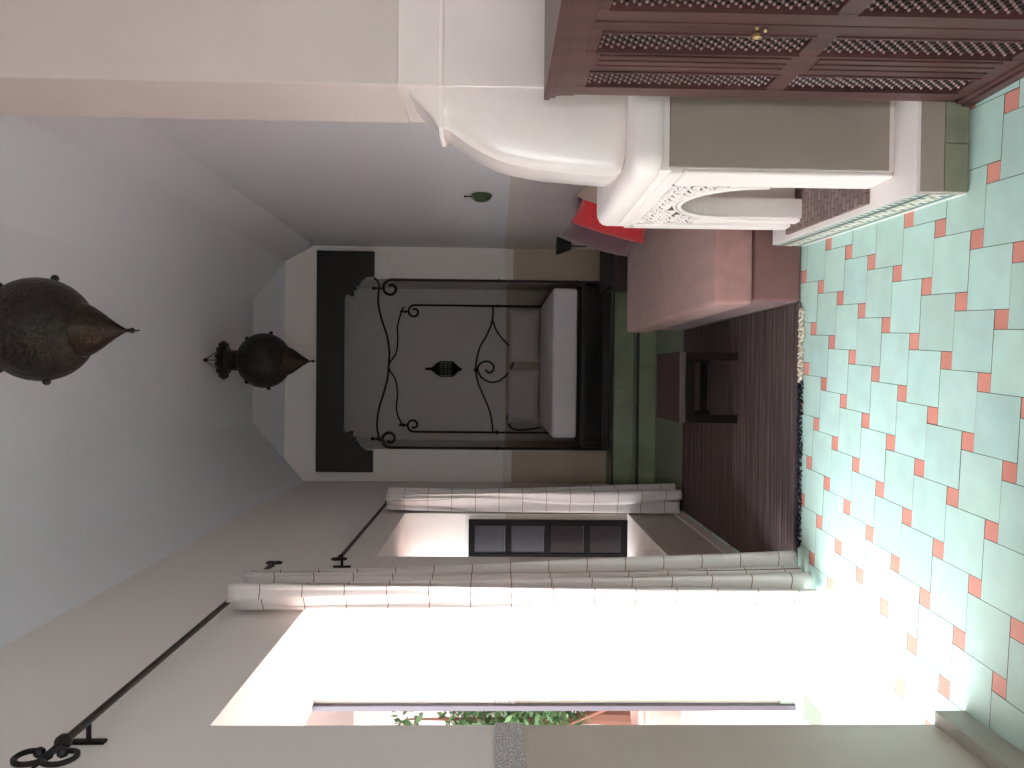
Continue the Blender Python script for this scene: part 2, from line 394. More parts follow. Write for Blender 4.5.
# stepped wooden arch board over the bed alcove
pts = [(-1.03, 3.41), (-1.03, 2.82), (-.805, 2.82)]
inn = [(-.805, 2.82), (-.80, 2.90), (-.76, 2.955), (-.70, 2.985), (-.715, 3.01), (-.66, 3.00), (-.665, 3.035), (-.60, 3.03), (-.60, 3.06), (-.62, 3.11), (-.58, 3.13)]
innr = [(.21-p[0], p[1]) for p in inn][::-1]
poly = [(-1.03, 3.41), (-1.03, 2.82)]+inn+innr+[(1.275, 2.82), (1.275, 3.41)]
bm = BM(); prism(bm, poly, [], 'y', FY-.055, FY-.001)
tag(obj('arch_board', bm, M['wood_dk']), 'black wooden board with stepped arch corners over the bed alcove', 'wooden arch')

# ------------------------------------------------------------------ wardrobe
W = root('wardrobe', 'reddish-brown wooden wardrobe with pierced lattice doors beside the fireplace', 'wardrobe', (1.1, 1.84, 0))
def wobj(name, bm, m, parent=W, smooth=False):
    o = obj(name, bm, m, None, smooth); o.parent = parent
    o.matrix_parent_inverse = Matrix.Translation(-W.location) if parent is W else Matrix.Identity(4)
    return o
WX, WY0, WY1, WZ = .905, 1.335, 2.345, 1.40
bm = BM()
box(bm, (WX+.02, WY0, .0), (RX-.01, WY1, 1.35), .004)
wobj('body', bm, M['mahog'])
bm = BM()
for a in ((WX, WY0, 0, WY0+.03), (WX, WY1-.03, 0, WY1)): box(bm, (WX-.0, a[1], .03), (WX+.03, a[3], 1.345), .004)
box(bm, (WX-.004, WY0, 1.302), (WX+.03, WY1, 1.35), .004); box(bm, (WX, WY0, .03), (WX+.03, WY1, .075), .004)
wobj('face_frame', bm, M['mahog'])
bm = BM()
for k, (z, e) in enumerate(((1.345, .004), (1.362, .009), (1.380, .014))):
    box(bm, (WX-e, WY0-e, z), (RX-.01, WY1+(e if e < .02 else .012), z+.02), .004)
wobj('cornice', bm, M['mahog'])
bm = BM(); box(bm, (WX-.014, WY0-.01, 0), (WX+.03, WY1+.004, .035), .004); box(bm, (WX-.006, WY0, .03), (WX+.03, WY1, .055), .004)
wobj('plinth', bm, M['mahog'])
def lattice(y0, y1, z0, z1, parent):
    b = BM(); px, pz = .0140, .0155
    ny, nz = max(2, round((y1-y0)/px)), max(2, round((z1-z0)/pz)); py, pz = (y1-y0)/ny, (z1-z0)/nz
    x = WX+.004
    for j in range(nz+1):
        for i in range(ny+1):
            if (i+j) % 2 == 0:
                n0 = len(b.faces); ball(b, (x, y0+i*py, z0+j*pz), .0043, 6); b.faces.ensure_lookup_table()
                for q in range(n0, len(b.faces)): b.faces[q].material_index = 1
                for di, dj in ((1, 1), (-1, 1)):
                    if 0 <= i+di <= ny and j+dj <= nz:
                        tube(b, [(x+.003, y0+i*py, z0+j*pz), (x+.003, y0+(i+di)*py, z0+(j+dj)*pz)], .0022, 4, False)
    wobj('lattice_panel', b, [M['latbar'], M['bobbin']], parent, True)
for (ya, yb) in ((1.848, WY1-.032), (WY0+.032, 1.842)):
    w = yb-ya; b = BM(); fx = WX-.006
    c1, c2, c3, c4 = ya+.055, ya+.165, yb-.165, yb-.06
    zr = ((.11, .655), (.715, 1.275))
    box(b, (WX+.014, ya, .08), (WX+.02, yb, 1.305))
    for y_0, y_1 in ((ya, c1), (c2, c3), (c4, yb)): box(b, (fx, y_0, .08), (WX+.016, y_1, 1.305), .003)
    for z_0, z_1 in ((.08, .11), (.655, .715), (1.275, 1.305)): box(b, (fx+.001, ya, z_0), (WX+.016, yb, z_1), .003)
    for z_0, z_1 in zr:                             # reeded strip between the lattices and thin beads round them
        for k in range(3): box(b, (fx-.006, c2+.018+k*(c3-c2-.036)/3, z_0+.01), (fx+.002, c2+.018+(k+.7)*(c3-c2-.036)/3, z_1-.01), .002)
        for q0, q1 in ((c1, c2), (c3, c4)):
            box(b, (fx-.005, q0-.006, z_0-.004), (fx+.004, q0+.001, z_1+.004), .001); box(b, (fx-.005, q1-.001, z_0-.004), (fx+.004, q1+.006, z_1+.004), .001)
    d = wobj('door', b, M['mahog'])
    for z_0, z_1 in zr:
        for q0, q1 in ((c1, c2), (c3, c4)):
            b = BM(); box(b, (WX+.012, q0, z_0), (WX+.0135, q1, z_1)); wobj('backing', b, M['mahog_d'], d)
            lattice(q0+.006, q1-.006, z_0+.008, z_1-.008, d)
bm = BM(); lathe(bm, [(.001, 0), (.008, .002), (.006, .012), (.013, .02), (.012, .028), (.003, .032)], n=12)
for v in bm.verts: v.co = Vector((WX-.004-v.co.z, 1.862+v.co.y, .885+v.co.x))
ball(bm, (WX-.012, 1.862, .862), .006, 8)
wobj('knob', bm, M['knob'], W, True)

# ------------------------------------------------------------------ fireplace
FPR = root('fireplace', 'cream plaster fireplace with rounded hood, carved arch and brick hearth', 'fireplace', (1.0, 2.95, 0))
def fobj(name, bm, m, smooth=False, parent=FPR):
    o = obj(name, bm, m, None, smooth); o.parent = parent
    if parent is FPR: o.matrix_parent_inverse = Matrix.Translation(-FPR.location)
    return o
base = [(.612, 2.362), (.662, 3.60), (RX, 3.60), (RX, 2.362)]
bm = BM(); prism(bm, base, [], 'z', 0, .17)
fobj('plinth', bm, M['tadfront'])
# tiled near side and mosaic strip along the front of the plinth
bm = BM()
k = .614
while k < RX-.02:
    box(bm, (k+.002, 2.352, .004), (min(k+.158, RX), 2.363, .083), .001); k += .16
fobj('plinth_tiles', bm, mat('olive_tile', '#8a8a72', .45, noise=.35, nscale=9))
bm = BM(); cl = None
L = Vector((.662-.612, 3.60-2.362)).length; ang = math.atan2(.05, 1.238)
mos = [mat('mosaic_white', '#e8e6dc', .4), mat('mosaic_teal', '#3f7f78', .4), mat('mosaic_ochre', '#b9a878', .4), mat('mosaic_dark', '#33504e', .4)]
nn = 62; rows = 7
for i in range(nn):
    for j in range(rows):
        t0, t1 = i/nn, (i+1)/nn; z0_, z1_ = .012+j*.021, .012+(j+1)*.021
        def P(t, z): return bm.verts.new((.612+.05*t-.004, 2.362+1.238*t, z))
        g = .06/nn*.5
        f = bm.faces.new((P(t0+g, z0_+.001), P(t1-g, z0_+.001), P(t1-g, z1_-.001), P(t0+g, z1_-.001)))
        if j in (0, rows-1): f.material_index = 0 if (i % 2 == 0 or j == 0) else 1
        elif j in (1, rows-2): f.material_index = 1 if j == 1 else 3
        else: f.material_index = (0, 2, 1, 2, 0, 3)[(i+j*2) % 6] if (i+j) % 2 else 0
fobj('mosaic_border', bm, mos)
# body: side walls, back and arched front
bm = BM()
arch = [(2.70, .20)]+[(2.70, .42)]+[(2.96-.26*math.cos(PI*k/24), .53+.265*math.sin(PI*k/24)) for k in range(25)]+[(3.22, .42), (3.22, .20)]
def front(y): return .716+(y-2.5)*.012
outer = [(2.5, .17), (2.70, .17)]+[(p[0], max(p[1], .17)) for p in arch[:1]]
outer = [(2.5, .17), (2.70, .17)]+arch[1:-1]+[(3.22, .17), (3.42, .17), (3.42, .95), (2.5, .95)]
prism(bm, outer, [], 'x', .716, .80)
box(bm, (.80, 2.5, .17), (RX, 2.62, .95)); box(bm, (.80, 3.30, .17), (RX, 3.42, .95))
box(bm, (1.15, 2.62, .17), (RX, 3.30, .95)); box(bm, (.80, 2.62, .84), (1.15, 3.30, .95))
fobj('body', bm, M['tad'])
# raised frame round the front, arch ring and carved spandrel
bm = BM()
box(bm, (.700, 2.498, .17), (.718, 2.665, .90), .012); box(bm, (.700, 3.345, .17), (.718, 3.425, .93), .006)
box(bm, (.700, 2.5, .905), (.718, 3.42, .95), .006); box(bm, (.703, 3.24, .17), (.718, 3.30, .66), .006)
fobj('front_frame', bm, M['tadfront'])
bm = BM()
for off, r_ in ((.0, .008), (.022, .005)):
    tube(bm, [(.712, 2.96-(.26+off)*math.cos(PI*k/24), .53+(.265+off)*math.sin(PI*k/24)) for k in range(25)], r_, 6)
fobj('arch_ring', bm, M['tadfront'], True)
bm = BM()
prism(bm, [(2.67, .54), (2.675, .54)]+[(2.96-.285*math.cos(PI*k/20), .54+.285*math.sin(PI*k/20)) for k in range(1, 20)]+[(3.245, .54), (3.34, .54), (3.34, .90), (2.67, .90)], [], 'x', .713, .717)
fobj('spandrel_ground', bm, mat('spandrel_recess_shade', '#4b4440', .9))  # dark ground paints the shade in the hollows of the carving
bm = BM(); rnd = random.Random(5)
for i in range(13):
    for j in range(8):
        y = 2.695+i*.05+(j % 2)*.025; z = .575+j*.044
        if y > 3.33 or ((y-2.96)/.292)**2+((z-.53)/.292)**2 < 1 or z > .89: continue
        tube(bm, spiral((.711, y, z), .021, .004, rnd.uniform(0, 6.28), rnd.choice((-1.2, 1.2)), ((0, 1, 0), (0, 0, 1)), 12), .0052, 5)
        ball(bm, (.711, y+.024, z+.02), .0075, 6); ball(bm, (.711, y-.022, z-.012), .006, 6)
fobj('carved_scrollwork', bm, M['tadfront'], True)
bm = BM(); box(bm, (.665, 2.66, .17), (1.15, 3.40, .186), .002)
for v in bm.verts:
    if v.co.x < .68: v.co.x = .64+(v.co.y-2.5)*.04
fobj('brick_hearth', bm, M['hearth'])
# mantel shelf with a soft rounded front
bm = BM(); rings = []
def mantel_ring(e, z):
    r = .075-e*.6; x0, ya, yb = .69+e, 2.465+e, 3.40-e
    p = [(RX, ya)]+[(x0+r-r*math.sin(PI/12*k), ya+r-r*math.cos(PI/12*k)) for k in range(7)]
    p += [(x0+r-r*math.cos(PI/12*k), yb-r+r*math.sin(PI/12*k)) for k in range(7)]+[(RX, yb)]
    return [bm.verts.new((a, b, z)) for a, b in p]
for e, z in ((.03, .975), (.012, .985), (.003, 1.0), (0, 1.02), (0, 1.04), (.003, 1.058), (.012, 1.073), (.028, 1.083), (.05, 1.086)): rings.append(mantel_ring(e, z))
for a, b in zip(rings, rings[1:]):
    for k in range(len(a)-1): bm.faces.new((a[k], a[k+1], b[k+1], b[k]))
bm.faces.new(rings[0]); bm.faces.new(rings[-1][::-1])
fobj('mantel', bm, M['tadfront'], True)
bm = BM(); prism(bm, [(RX, 2.502), (.712, 2.502), (.708, 2.515), (.708, 3.42), (RX, 3.42)], [], 'z', .948, 1.0)
fobj('mantel_cove', bm, M['tadfront'])
bm = BM(); box(bm, (.722, 2.492, .19), (RX-.001, 2.502, .955), .003)
fobj('side_panel', bm, M['taupe'])
bm = BM(); box(bm, (.616, 2.354, .083), (RX-.001, 2.363, .158), .002)
fobj('plinth_side', bm, M['taupe'])
# hood: quarter-bell that swells out from the pier
prof = [(1.90, 1.035), (1.87, 1.005), (1.83, .965), (1.79, .925), (1.765, .885), (1.755, .868), (1.745, .868), (1.73, .875), (1.70, .853), (1.65, .818),
        (1.60, .79), (1.55, .768), (1.50, .752), (1.42, .737), (1.335, .728), (1.25, .722), (1.17, .716), (1.13, .716), (1.10, .73), (1.083, .78)]
def ring(bm, z, xp, cy=0):
    pts = [(RX, 2.575), (1.2, 2.575)]
    r = .012
    y0 = 2.62; xp = xp*1.012
    pts += [(xp+(1.2-xp)*t, 2.575+.05*(1-t)**2.4) for t in (.85, .7, .55, .4, .27, .16, .08, .03)]
    pts += [(xp, y0+.012), (xp+.001, 2.66), (xp+.003, 2.70), (xp+.005, 2.735)]
    n = 9; yf = 3.28
    for k in range(1, n+1):
        a = PI/2*k/n
        pts.append((xp+.005+(RX-xp-.005)*(1-math.cos(a)), 2.735+(yf-2.735)*math.sin(a)))
    return [bm.verts.new((x, y, z)) for x, y in pts]
bm = BM(); R_ = [ring(bm, z, x) for z, x in prof]
for a, b in zip(R_, R_[1:]):
    for k in range(len(a)-1): bm.faces.new((a[k], a[k+1], b[k+1], b[k]))
bm.faces.new(R_[0]); bm.faces.new(R_[-1][::-1])
h = fobj('hood', bm, M['tad'], True)
bm = BM()
def band(z0, z1, e):
    x = .868-e
    prism(bm, [(RX, 2.568), (1.0, 2.575), (x+.02, 2.60), (x, 2.615), (x, 2.76), (x+.08, 2.95), (RX, 3.25)], [], 'z', z0, z1)
band(1.742, 1.757, .008)
fobj('hood_moulding', bm, M['tadfront'])
bm = BM(); box(bm, (1.018, 2.571, 1.085), (RX, 2.954, 1.90)); fobj('chimney_base', bm, M['tad'])
bm = BM(); box(bm, (1.01, 2.563, 1.742), (RX, 2.958, 1.757), .003); fobj('chimney_moulding', bm, M['tadfront'])

# ------------------------------------------------------------------ daybed sofa and cushions
S = root('daybed_sofa', 'rose-brown fabric covered daybed behind the fireplace by the right wall', 'sofa', (.85, 4.85, 0))
def inpar(o, p): o.parent = p; o.matrix_parent_inverse = Matrix.Translation(-p.location); return o
bm = BM(); box(bm, (.385, 3.645, 0.002), (RX-.03, 6.03, .25), .025); inpar(obj('base', bm, M['sofa_dk'], None, True), S)
bm = BM(); box(bm, (.365, 3.625, .257), (RX-.02, 6.06, .452), .03); inpar(obj('mattress', bm, M['sofa'], None, True), S)
def cushion(name, label, m, loc, rot, w=.5, h=.5, t=.16):
    o = obj(name, cushion_bm(w, h, t), m, None, True); o.location = loc; o.rotation_euler = rot
    return tag(o, label, 'cushion', None)
# local y is the thin direction; rotate about z to face the room, lean back
cushion('cushion', 'bright red cushion leaning on the wall, on the daybed', M['red'], (1.13, 4.90, .742), (math.radians(-15), math.radians(6), math.radians(-60)), .5, .54, .2)
cushion('cushion', 'dull mauve cushion leaning behind the red one', M['mauve'], (1.11, 5.40, .745), (math.radians(-16), math.radians(7), math.radians(-66)), .5, .54, .24)
cushion('cushion', 'taupe cushion half hidden between red cushion and fireplace mantel', M['beige'], (1.16, 4.52, .756), (math.radians(-12), math.radians(10), math.radians(-75)), .46, .52, .14)

# ------------------------------------------------------------------ rug
bm = BM(); box(bm, (-1.09, 3.645, .001), (.383, 5.9, .011), .003)
RG = tag(obj('rug', bm, M['rug']), 'dark brown striped flatweave rug with a fringed end', 'rug')
def fringe(xa, xb, m, n, ln):
    b = BM(); r = random.Random(n)
    for k in range(n):
        x = xa+(xb-xa)*(k+.5)/n; y = 3.645; p = [(x, y+.005, .008)]
        for q in range(1, 5): p.append((x+r.uniform(-.012, .012), y-ln*q/4*r.uniform(.7, 1.15), .006+r.uniform(0, .012)*(q < 4)))
        tube(b, p, [.004, .006, .004, .0055, .003], 5)
    o = obj('fringe', b, m, RG, True); o['kind'] = 'stuff'
    return o
f1 = fringe(-.86, -.02, M['fringe_d'], 60, .045); f1['label'] = 'dark indigo tassels'
f2 = fringe(-.02, .35, M['fringe_w'], 42, .05); f2['label'] = 'cream wool fringe'

# ------------------------------------------------------------------ stool
T = root('low_stool', 'low square dark brown wooden stool standing on the rug', 'stool', (-.065, 4.87, .011))
M['stool_shaded'] = mat('stool_wood_shaded', '#150d0c', .8, spec=.15)  # darker copy of the seat wood, shade of the sides put into colour
def st(name, a, b, bev=.004):
    bm = BM(); box(bm, a, b, bev); return inpar(obj(name, bm, M['stoolw'] if name == 'seat' else M['stool_shaded'], None), T)
sx0, sx1, sy0, sy1 = -.292, .160, 4.55, 5.2
st('seat', (sx0, sy0, .345), (sx1, sy1, .385)); st('apron', (sx0+.01, sy0+.008, .285), (sx1-.01, sy0+.03, .347)); st('apron', (sx0+.01, sy1-.03, .285), (sx1-.01, sy1-.008, .347))
st('apron', (sx0+.006, sy0+.02, .285), (sx0+.03, sy1-.02, .347)); st('apron', (sx1-.03, sy0+.02, .285), (sx1-.006, sy1-.02, .347))
for a, b in ((sx0, sy0), (sx1-.055, sy0), (sx0, sy1-.055), (sx1-.055, sy1-.055)): st('leg', (a+.002, b+.002, .012), (a+.053, b+.053, .347))
st('rear_bar', (sx0+.05, sy1-.045, .03), (sx1-.05, sy1-.015, .075))  # low dark bar across the back

# ------------------------------------------------------------------ four-poster iron bed
BY0, BY1 = 7.46, 9.8
BD = root('four_poster_bed', 'black wrought iron four-poster bed with white mattress in the alcove', 'bed', (.1, 8.6, .378))
def bo(name, bm, m=None, smooth=True): return inpar(obj(name, bm, m or M['iron'], None, smooth), BD)
PZ = .378
bm = BM(); box(bm, (-.68, 7.50, PZ+.04), (.93, 9.78, .70), .01); bo('base', bm, M['wood_blk'], False)
bm = BM(); box(bm, (-.76, 7.44, PZ+.0), (.99, 7.48, .44)); box(bm, (-.74, 7.445, .62), (.97, 7.475, .66)); bo('foot_rail', bm, M['iron'], False)
bm = BM(); box(bm, (-.645, 7.49, .70), (.905, 9.7, .955), .035)
bo('mattress', bm, M['sheet'])
def curl(cx, cz, sgn, Y, r0=.10):
    # post top bends outward-in and ends in a spiral
    return spiral((cx, Y, cz), r0, .02, PI if sgn > 0 else 0, -1.35*sgn, ((1, 0, 0), (0, 0, 1)), 30)
for Y, xs, top, r0, tr in ((BY0, (-.755, .965), 2.74, .075, .014), (BY1, (-.775, .93), 2.76, .075, .014)):
    for x in xs:
        s = 1 if x < 0 else -1                      # towards the middle
        bm = BM(); zb = PZ
        if x < 0: path = [(x, Y, zb), (x, Y, 1.4), (x, Y, top-.13)]+spiral((x+.09, Y, top-.12), .09, .03, PI, -1.12, ((1, 0, 0), (0, 0, 1)), 30)
        else: path = [(x, Y, zb), (x, Y, 1.4), (x, Y, top-.13)]+spiral((x-.09, Y, top-.12), .09, .03, 0, 1.12, ((1, 0, 0), (0, 0, 1)), 30)
        tube(bm, path, tr, 8)
        tube(bm, [(x+s*.09, Y, top-.03), (x+s*.09, Y, top+.05)], .01, 6); ball(bm, (x+s*.09, Y, top+.055), .02, 8); ball(bm, (x+s*.09, Y, top), .022, 8)
        for z in (.72, 1.52): ball(bm, (x, Y, z), .022, 8, (1, 1, .8))
        bo('post', bm)
def pathY(px, Y): return smooth_path([onY(a, b, Y) for a, b in px], 6)
def z5(l): return [(280+a/2.844, 230+b/2.844) for a, b in l]
bm = BM(); tube(bm, pathY(z5([(268, 136), (281, 155), (279, 205), (288, 250), (304, 300), (311, 345), (309, 385), (306, 420), (296, 460), (281, 510), (276, 560), (285, 602)]), BY0), .011, 7); bo('canopy_rail', bm)
bm = BM(); tube(bm, pathY(z5([(352, 218), (343, 240), (334, 275), (335, 310), (330, 350), (309, 388), (328, 425), (334, 465), (331, 505), (338, 535), (352, 560)]), BY1), .011, 7); bo('canopy_rail', bm)
bm = BM()
tube(bm, pathY(z5([(606, 214), (604, 255), (590, 295), (568, 335), (557, 385), (562, 430), (578, 470), (596, 515), (603, 550), (605, 578)]), BY1), .012, 7)
tube(bm, pathY(z5([(604, 258), (618, 290), (640, 318), (664, 342), (664, 375), (650, 405), (625, 428), (597, 432), (572, 418), (562, 395), (572, 378), (592, 374), (606, 384), (606, 399), (594, 406), (585, 398)]), BY1), .012, 7)
tube(bm, pathY(z5([(655, 516), (647, 530), (649, 550), (664, 566), (700, 568), (740, 562)]), BY1), .013, 7)
ball(bm, onY(*z5([(557, 398)])[0], BY1), .03, 8)
tube(bm, [(-.775, BY1, 1.53), (-.775, BY1, 1.50)], .03, 8)
bo('headboard', bm)
for (a, b, la) in ((-.64, .085, 'crumpled off-white pillow on the bed, under the iron side scroll'), (.165, .87, 'off-white pillow on the bed, on the daybed side')):
    o = obj('pillow', cushion_bm(b-a, .42, .17, 14, .05), M['pillow'], None, True); o.location = ((a+b)/2, 9.57, 1.170); o.rotation_euler = (math.radians(-14), 0, 0)
    tag(o, la, 'pillow')

# wall lantern in the alcove
WL = root('wall_lantern', 'small dark metal lantern hanging on the alcove wall above the bed', 'lantern', (.075, 9.93, 2.0))
bm = BM(); lathe(bm, [(.01, .0), (.03, .04), (.09, .10), (.115, .125), (.1, .14)], (0, 0, 0), 8); o = obj('lantern_bottom', bm, M['iron'], WL)
bm = BM(); lathe(bm, [(.07, .14), (.085, .22), (.07, .30)], (0, 0, 0), 8); o = obj('glass_body', bm, mat('lantern_glass', '#6a6e62', .3), WL)
bm = BM()
for z in (.14, .19, .25, .30): lathe(bm, [(.10, z-.008), (.112, z), (.10, z+.008)], (0, 0, 0), 8)
for k in range(8):
    a = 2*PI*k/8; tube(bm, [(.1*math.cos(a), .1*math.sin(a), .14), (.1*math.cos(a), .1*math.sin(a), .30)], .008, 5)
obj('cage', bm, M['iron'], WL)
bm = BM(); lathe(bm, [(.105, .30), (.08, .35), (.03, .40), (.018, .42), (.018, .50)], (0, 0, 0), 8); obj('lantern_top', bm, M['iron'], WL)
bm = BM(); tube(bm, [(0, 0, .48), (0, .065, .49)], .012, 6); obj('bracket', bm, M['iron'], WL)

# ------------------------------------------------------------------ pendant lanterns
def pendant(loc, label):
    P_ = root('pendant_lantern', label, 'pendant lamp', loc, 'pierced brass lanterns under the ceiling')
    R0 = .222
    b = BM(); pr = []
    for k in range(0, 25):
        a = -PI/2*.72+k/24*(PI/2*.72+PI/2*.66); pr.append((R0*math.cos(a), .335+.215*math.sin(a)))
    lathe(b, pr, n=48); obj('body', b, M['brass'], P_, True)
    b = BM(); lathe(b, [(.004, -.035), (.012, -.02), (.03, .01), (.052, .042), (.078, .078), (.102, .115), (.116, .145), (.120, .165), (.117, .175), (.10, .178)], n=40); obj('bottom_cone', b, M['brasscone'], P_, True)
    b = BM(); tube(b, [(0, 0, -.085), (0, 0, -.02)], .004, 6); ball(b, (0, 0, -.055), .013, 8); ball(b, (0, 0, -.037), .009, 8); obj('finial', b, M['iron'], P_, True)
    b = BM(); lathe(b, [(.095, .51), (.085, .535), (.082, .60), (.095, .63), (.13, .645), (.135, .655)], n=40); obj('neck', b, M['brass'], P_, True)
    b = BM()
    for k in range(14):
        a = 2*PI*k/14; ball(b, (.135*math.cos(a), (.135)*math.sin(a), .658), .024, 8, (1, 1, .9))
    lathe(b, [(.13, .645), (.142, .652), (.13, .668), (.1, .668)], n=28); obj('crown', b, M['iron'], P_, True)
    for lv, n_ in ((-.045, 6), (.105, 6)):
        for k in range(n_):
            a = 2*PI*(k+(.5 if lv > 0 else .12))/n_; rr = R0*math.sqrt(1-(lv/.205)**2)
            b = BM(); c = Vector((rr*math.cos(a), rr*math.sin(a), .335+lv)); d = Vector((math.cos(a), math.sin(a), lv*1.5)).normalized()
            ball(b, c+d*.008, .017, 10); obj('boss', b, M['jewel'], P_, True)
    b = BM()
    for k in range(3):
        a = 2*PI*k/3+.5; tube(b, [(.13*math.cos(a), .13*math.sin(a), .67), (0.01*math.cos(a), .01*math.sin(a), .80)], .0035, 5)
    tube(b, [(0, 0, .80), (0, 0, 3.9-loc[2])], .006, 6); ball(b, (0, 0, .80), .018, 8); obj('chain', b, M['iron'], P_, True)
    return P_
pendant((.176, 3.16, 3.165), 'large dark pierced brass pendant lantern, the nearer one hanging beside the chimney pier')
pendant((.098, 5.9, 3.075), 'dark brass pendant lantern with scalloped crown hanging toward the bed alcove')

# ------------------------------------------------------------------ wall uplighter, side table, table lamp
U = root('wall_uplighter', 'green half-bowl uplighter on the right wall above the cushions', 'wall lamp', (RX-.002, 5.4, 1.6))
bm = BM(); n = 20; rings = []
for k in range(11):                                 # a half shell with its flat side on the wall
    a = -PI/2+PI*k/10
    rings.append([bm.verts.new((-.052*math.cos(a)*math.sin(PI*q/n), .09*math.cos(a)*math.cos(PI*q/n), .06+.078*math.sin(a))) for q in range(n+1)])
for a, b in zip(rings, rings[1:]):
    for q in range(n): bm.faces.new((a[q], a[q+1], b[q+1], b[q]))
obj('bowl', bm, M['greenlamp'], U, True)
bm = BM(); tube(bm, [(-.012, 0, .12), (-.012, 0, .18)], .004, 5); ball(bm, (-.012, 0, .185), .008, 6); obj('finial', bm, M['iron'], U)
B_ = root('bedside_chest', 'dark wooden chest at the far end of the daybed', 'chest', (1.05, 6.6, 0))
def cb(name, a, b, m, bev=.004):
    bm = BM(); box(bm, a, b, bev); return inpar(obj(name, bm, m, None), B_)
cb('body', (.80, 6.35, .04), (RX-.02, 6.9, .52), M['stoolw']); cb('top', (.785, 6.33, .52), (RX-.01, 6.92, .56), M['wood_dk'])
cb('drawer', (.80+.03, 6.34, .30), (RX-.05, 6.352, .49), M['stoolw']); cb('drawer', (.83, 6.34, .08), (RX-.05, 6.352, .28), M['stoolw'])
for a, b in ((.80, 6.35), (RX-.06, 6.35), (.80, 6.86), (RX-.06, 6.86)): cb('foot', (a, b, 0.002), (a+.04, b+.04, .045), M['wood_dk'])
TL = root('table_lamp', 'thin-stemmed table lamp with dark flared shade on the dark chest', 'table lamp', (1.18, 6.6, .56))
bm = BM(); lathe(bm, [(.045, .865-.48-.0), (.095, .505-.05), (.09, .505-.05)], n=24)
bm.free(); bm = BM(); lathe(bm, [(.035, .31), (.085, .44), (.08, .44), (.03, .31)], n=24); obj('lamp_shade', bm, M['shade_dk'], TL, True)
bm = BM(); tube(bm, [(0, 0, .05), (0, 0, .34)], .006, 6); obj('stem', bm, M['rod'], TL)
bm = BM(); lathe(bm, [(.035, .001), (.042, .01), (.025, .04), (.02, .065), (.008, .08)], n=20); obj('base', bm, mat('white_ceramic', '#dcd8d8', .3), TL, True)

# ------------------------------------------------------------------ curtains and rods
def curtain(label, ctop, cbot, ztop, zbot, amp_t, amp_b, folds, seed):
    nx, nz = folds*16, 60
    r = random.Random(seed); ph = [r.uniform(-.5, .5) for _ in range(folds+2)]
    bm = BM(); uvl = bm.loops.layers.uv.new('UVMap'); g = {}; uvs = {}
    for j in range(nz+1):
        t = j/nz; z = ztop+(zbot-ztop)*t; e = t**1.6
        prev = None; acc = 0
        for i in range(nx+1):
            s = i/nx; k = folds*s
            w = math.sin(PI*k+.25*math.sin(2.2*t*PI+k))
            w = math.copysign(abs(w)**.7, w)
            am = (amp_t*(1-e)+amp_b*e)*(1+.25*math.sin(k*1.7+seed+t*2))
            cx = (ctop[0][0]+(ctop[1][0]-ctop[0][0])*s)*(1-e)+(cbot[0][0]+(cbot[1][0]-cbot[0][0])*s)*e
            cy = (ctop[0][1]+(ctop[1][1]-ctop[0][1])*s)*(1-e)+(cbot[0][1]+(cbot[1][1]-cbot[0][1])*s)*e
            p = Vector((cx+am*w, cy+.018*math.sin(2*PI*k+t*3), z+.012*math.sin(k*2)*(t > .98)))
            if prev is not None: acc += (p-prev).length
            prev = p; g[i, j] = bm.verts.new(p); uvs[i, j] = (acc+.06 if j == 0 else uvs[i, 0][0], ztop-z+.05)
    for i in range(nx):
        for j in range(nz):
            f = bm.faces.new((g[i, j], g[i+1, j], g[i+1, j+1], g[i, j+1]))
            for l, q in zip(f.loops, ((i, j), (i+1, j), (i+1, j+1), (i, j+1))): l[uvl].uv = uvs[q]
    me = bpy.data.meshes.new('curtain'); bm.to_mesh(me); bm.free()
    o = link('curtain', me, M['curtain'], None, True)
    sm = o.modifiers.new('thick', 'SOLIDIFY'); sm.thickness = .003
    return tag(o, label, 'curtain')
curtain('tall gathered cream check curtain at the edge of the bright doorway', ((-1.045, 3.31), (-1.04, 3.68)), ((-1.055, 3.36), (-.94, 3.64)), 2.758, .03, .062, .06, 7, 1)
curtain('cream check curtain gathered beside the deep window near the steps', ((-1.02, 5.84), (-1.02, 6.06)), ((-1.01, 5.80), (-1.0, 6.05)), 2.418, .03, .075, .085, 5, 4)
RDX = -1.06
def rod(label, y0, y1, z, bracket_y, scale=(1, .5)):
    Rt = root('curtain_rod', label, 'curtain rod', (RDX, y0, z))
    P0 = Vector(Rt.location)
    def lo(bm, name, m=M['rod']): 
        o = obj(name, bm, m, None, True); return inpar(o, Rt)
    b = BM(); tube(b, [(RDX, y0, z), (RDX, y1, z)], .012, 10); lo(b, 'pole')
    for yy, s, sz in ((y0, -1, scale[0]), (y1, 1, scale[1])):
        b = BM(); ball(b, (RDX, yy, z), .024*max(.7, sz), 10)
        for q in (1, -1):
            sp = spiral((RDX, yy+s*.075*sz, z+q*.045*sz), .055*sz, .022*sz, -PI/2*q, 0.85*s*q, ((0, 1, 0), (0, 0, 1)), 24)
            tube(b, sp, .0085*max(.7, sz), 6); ball(b, sp[-1], .016*sz, 8)
        tube(b, [(RDX, yy, z), (RDX, yy+s*.075*sz, z)], .011, 8)
        tube(b, [(RDX, yy+s*.075*sz, z), (RDX, yy+s*.15*sz, z)], [.011, .003], 8)
        lo(b, 'finial', M['iron'])
    for yy in bracket_y:
        b = BM(); tube(b, [(RDX, yy, z), (LX+.012, yy, z)], .008, 8); box(b, (LX+.001, yy-.012, z-.05), (LX+.009, yy+.012, z+.05))
        lo(b, 'bracket', M['iron'])
    return Rt
rod('long wrought iron curtain rod with scroll ends above the bright doorway', 2.09, 4.03, 2.772, (2.22, 3.95))
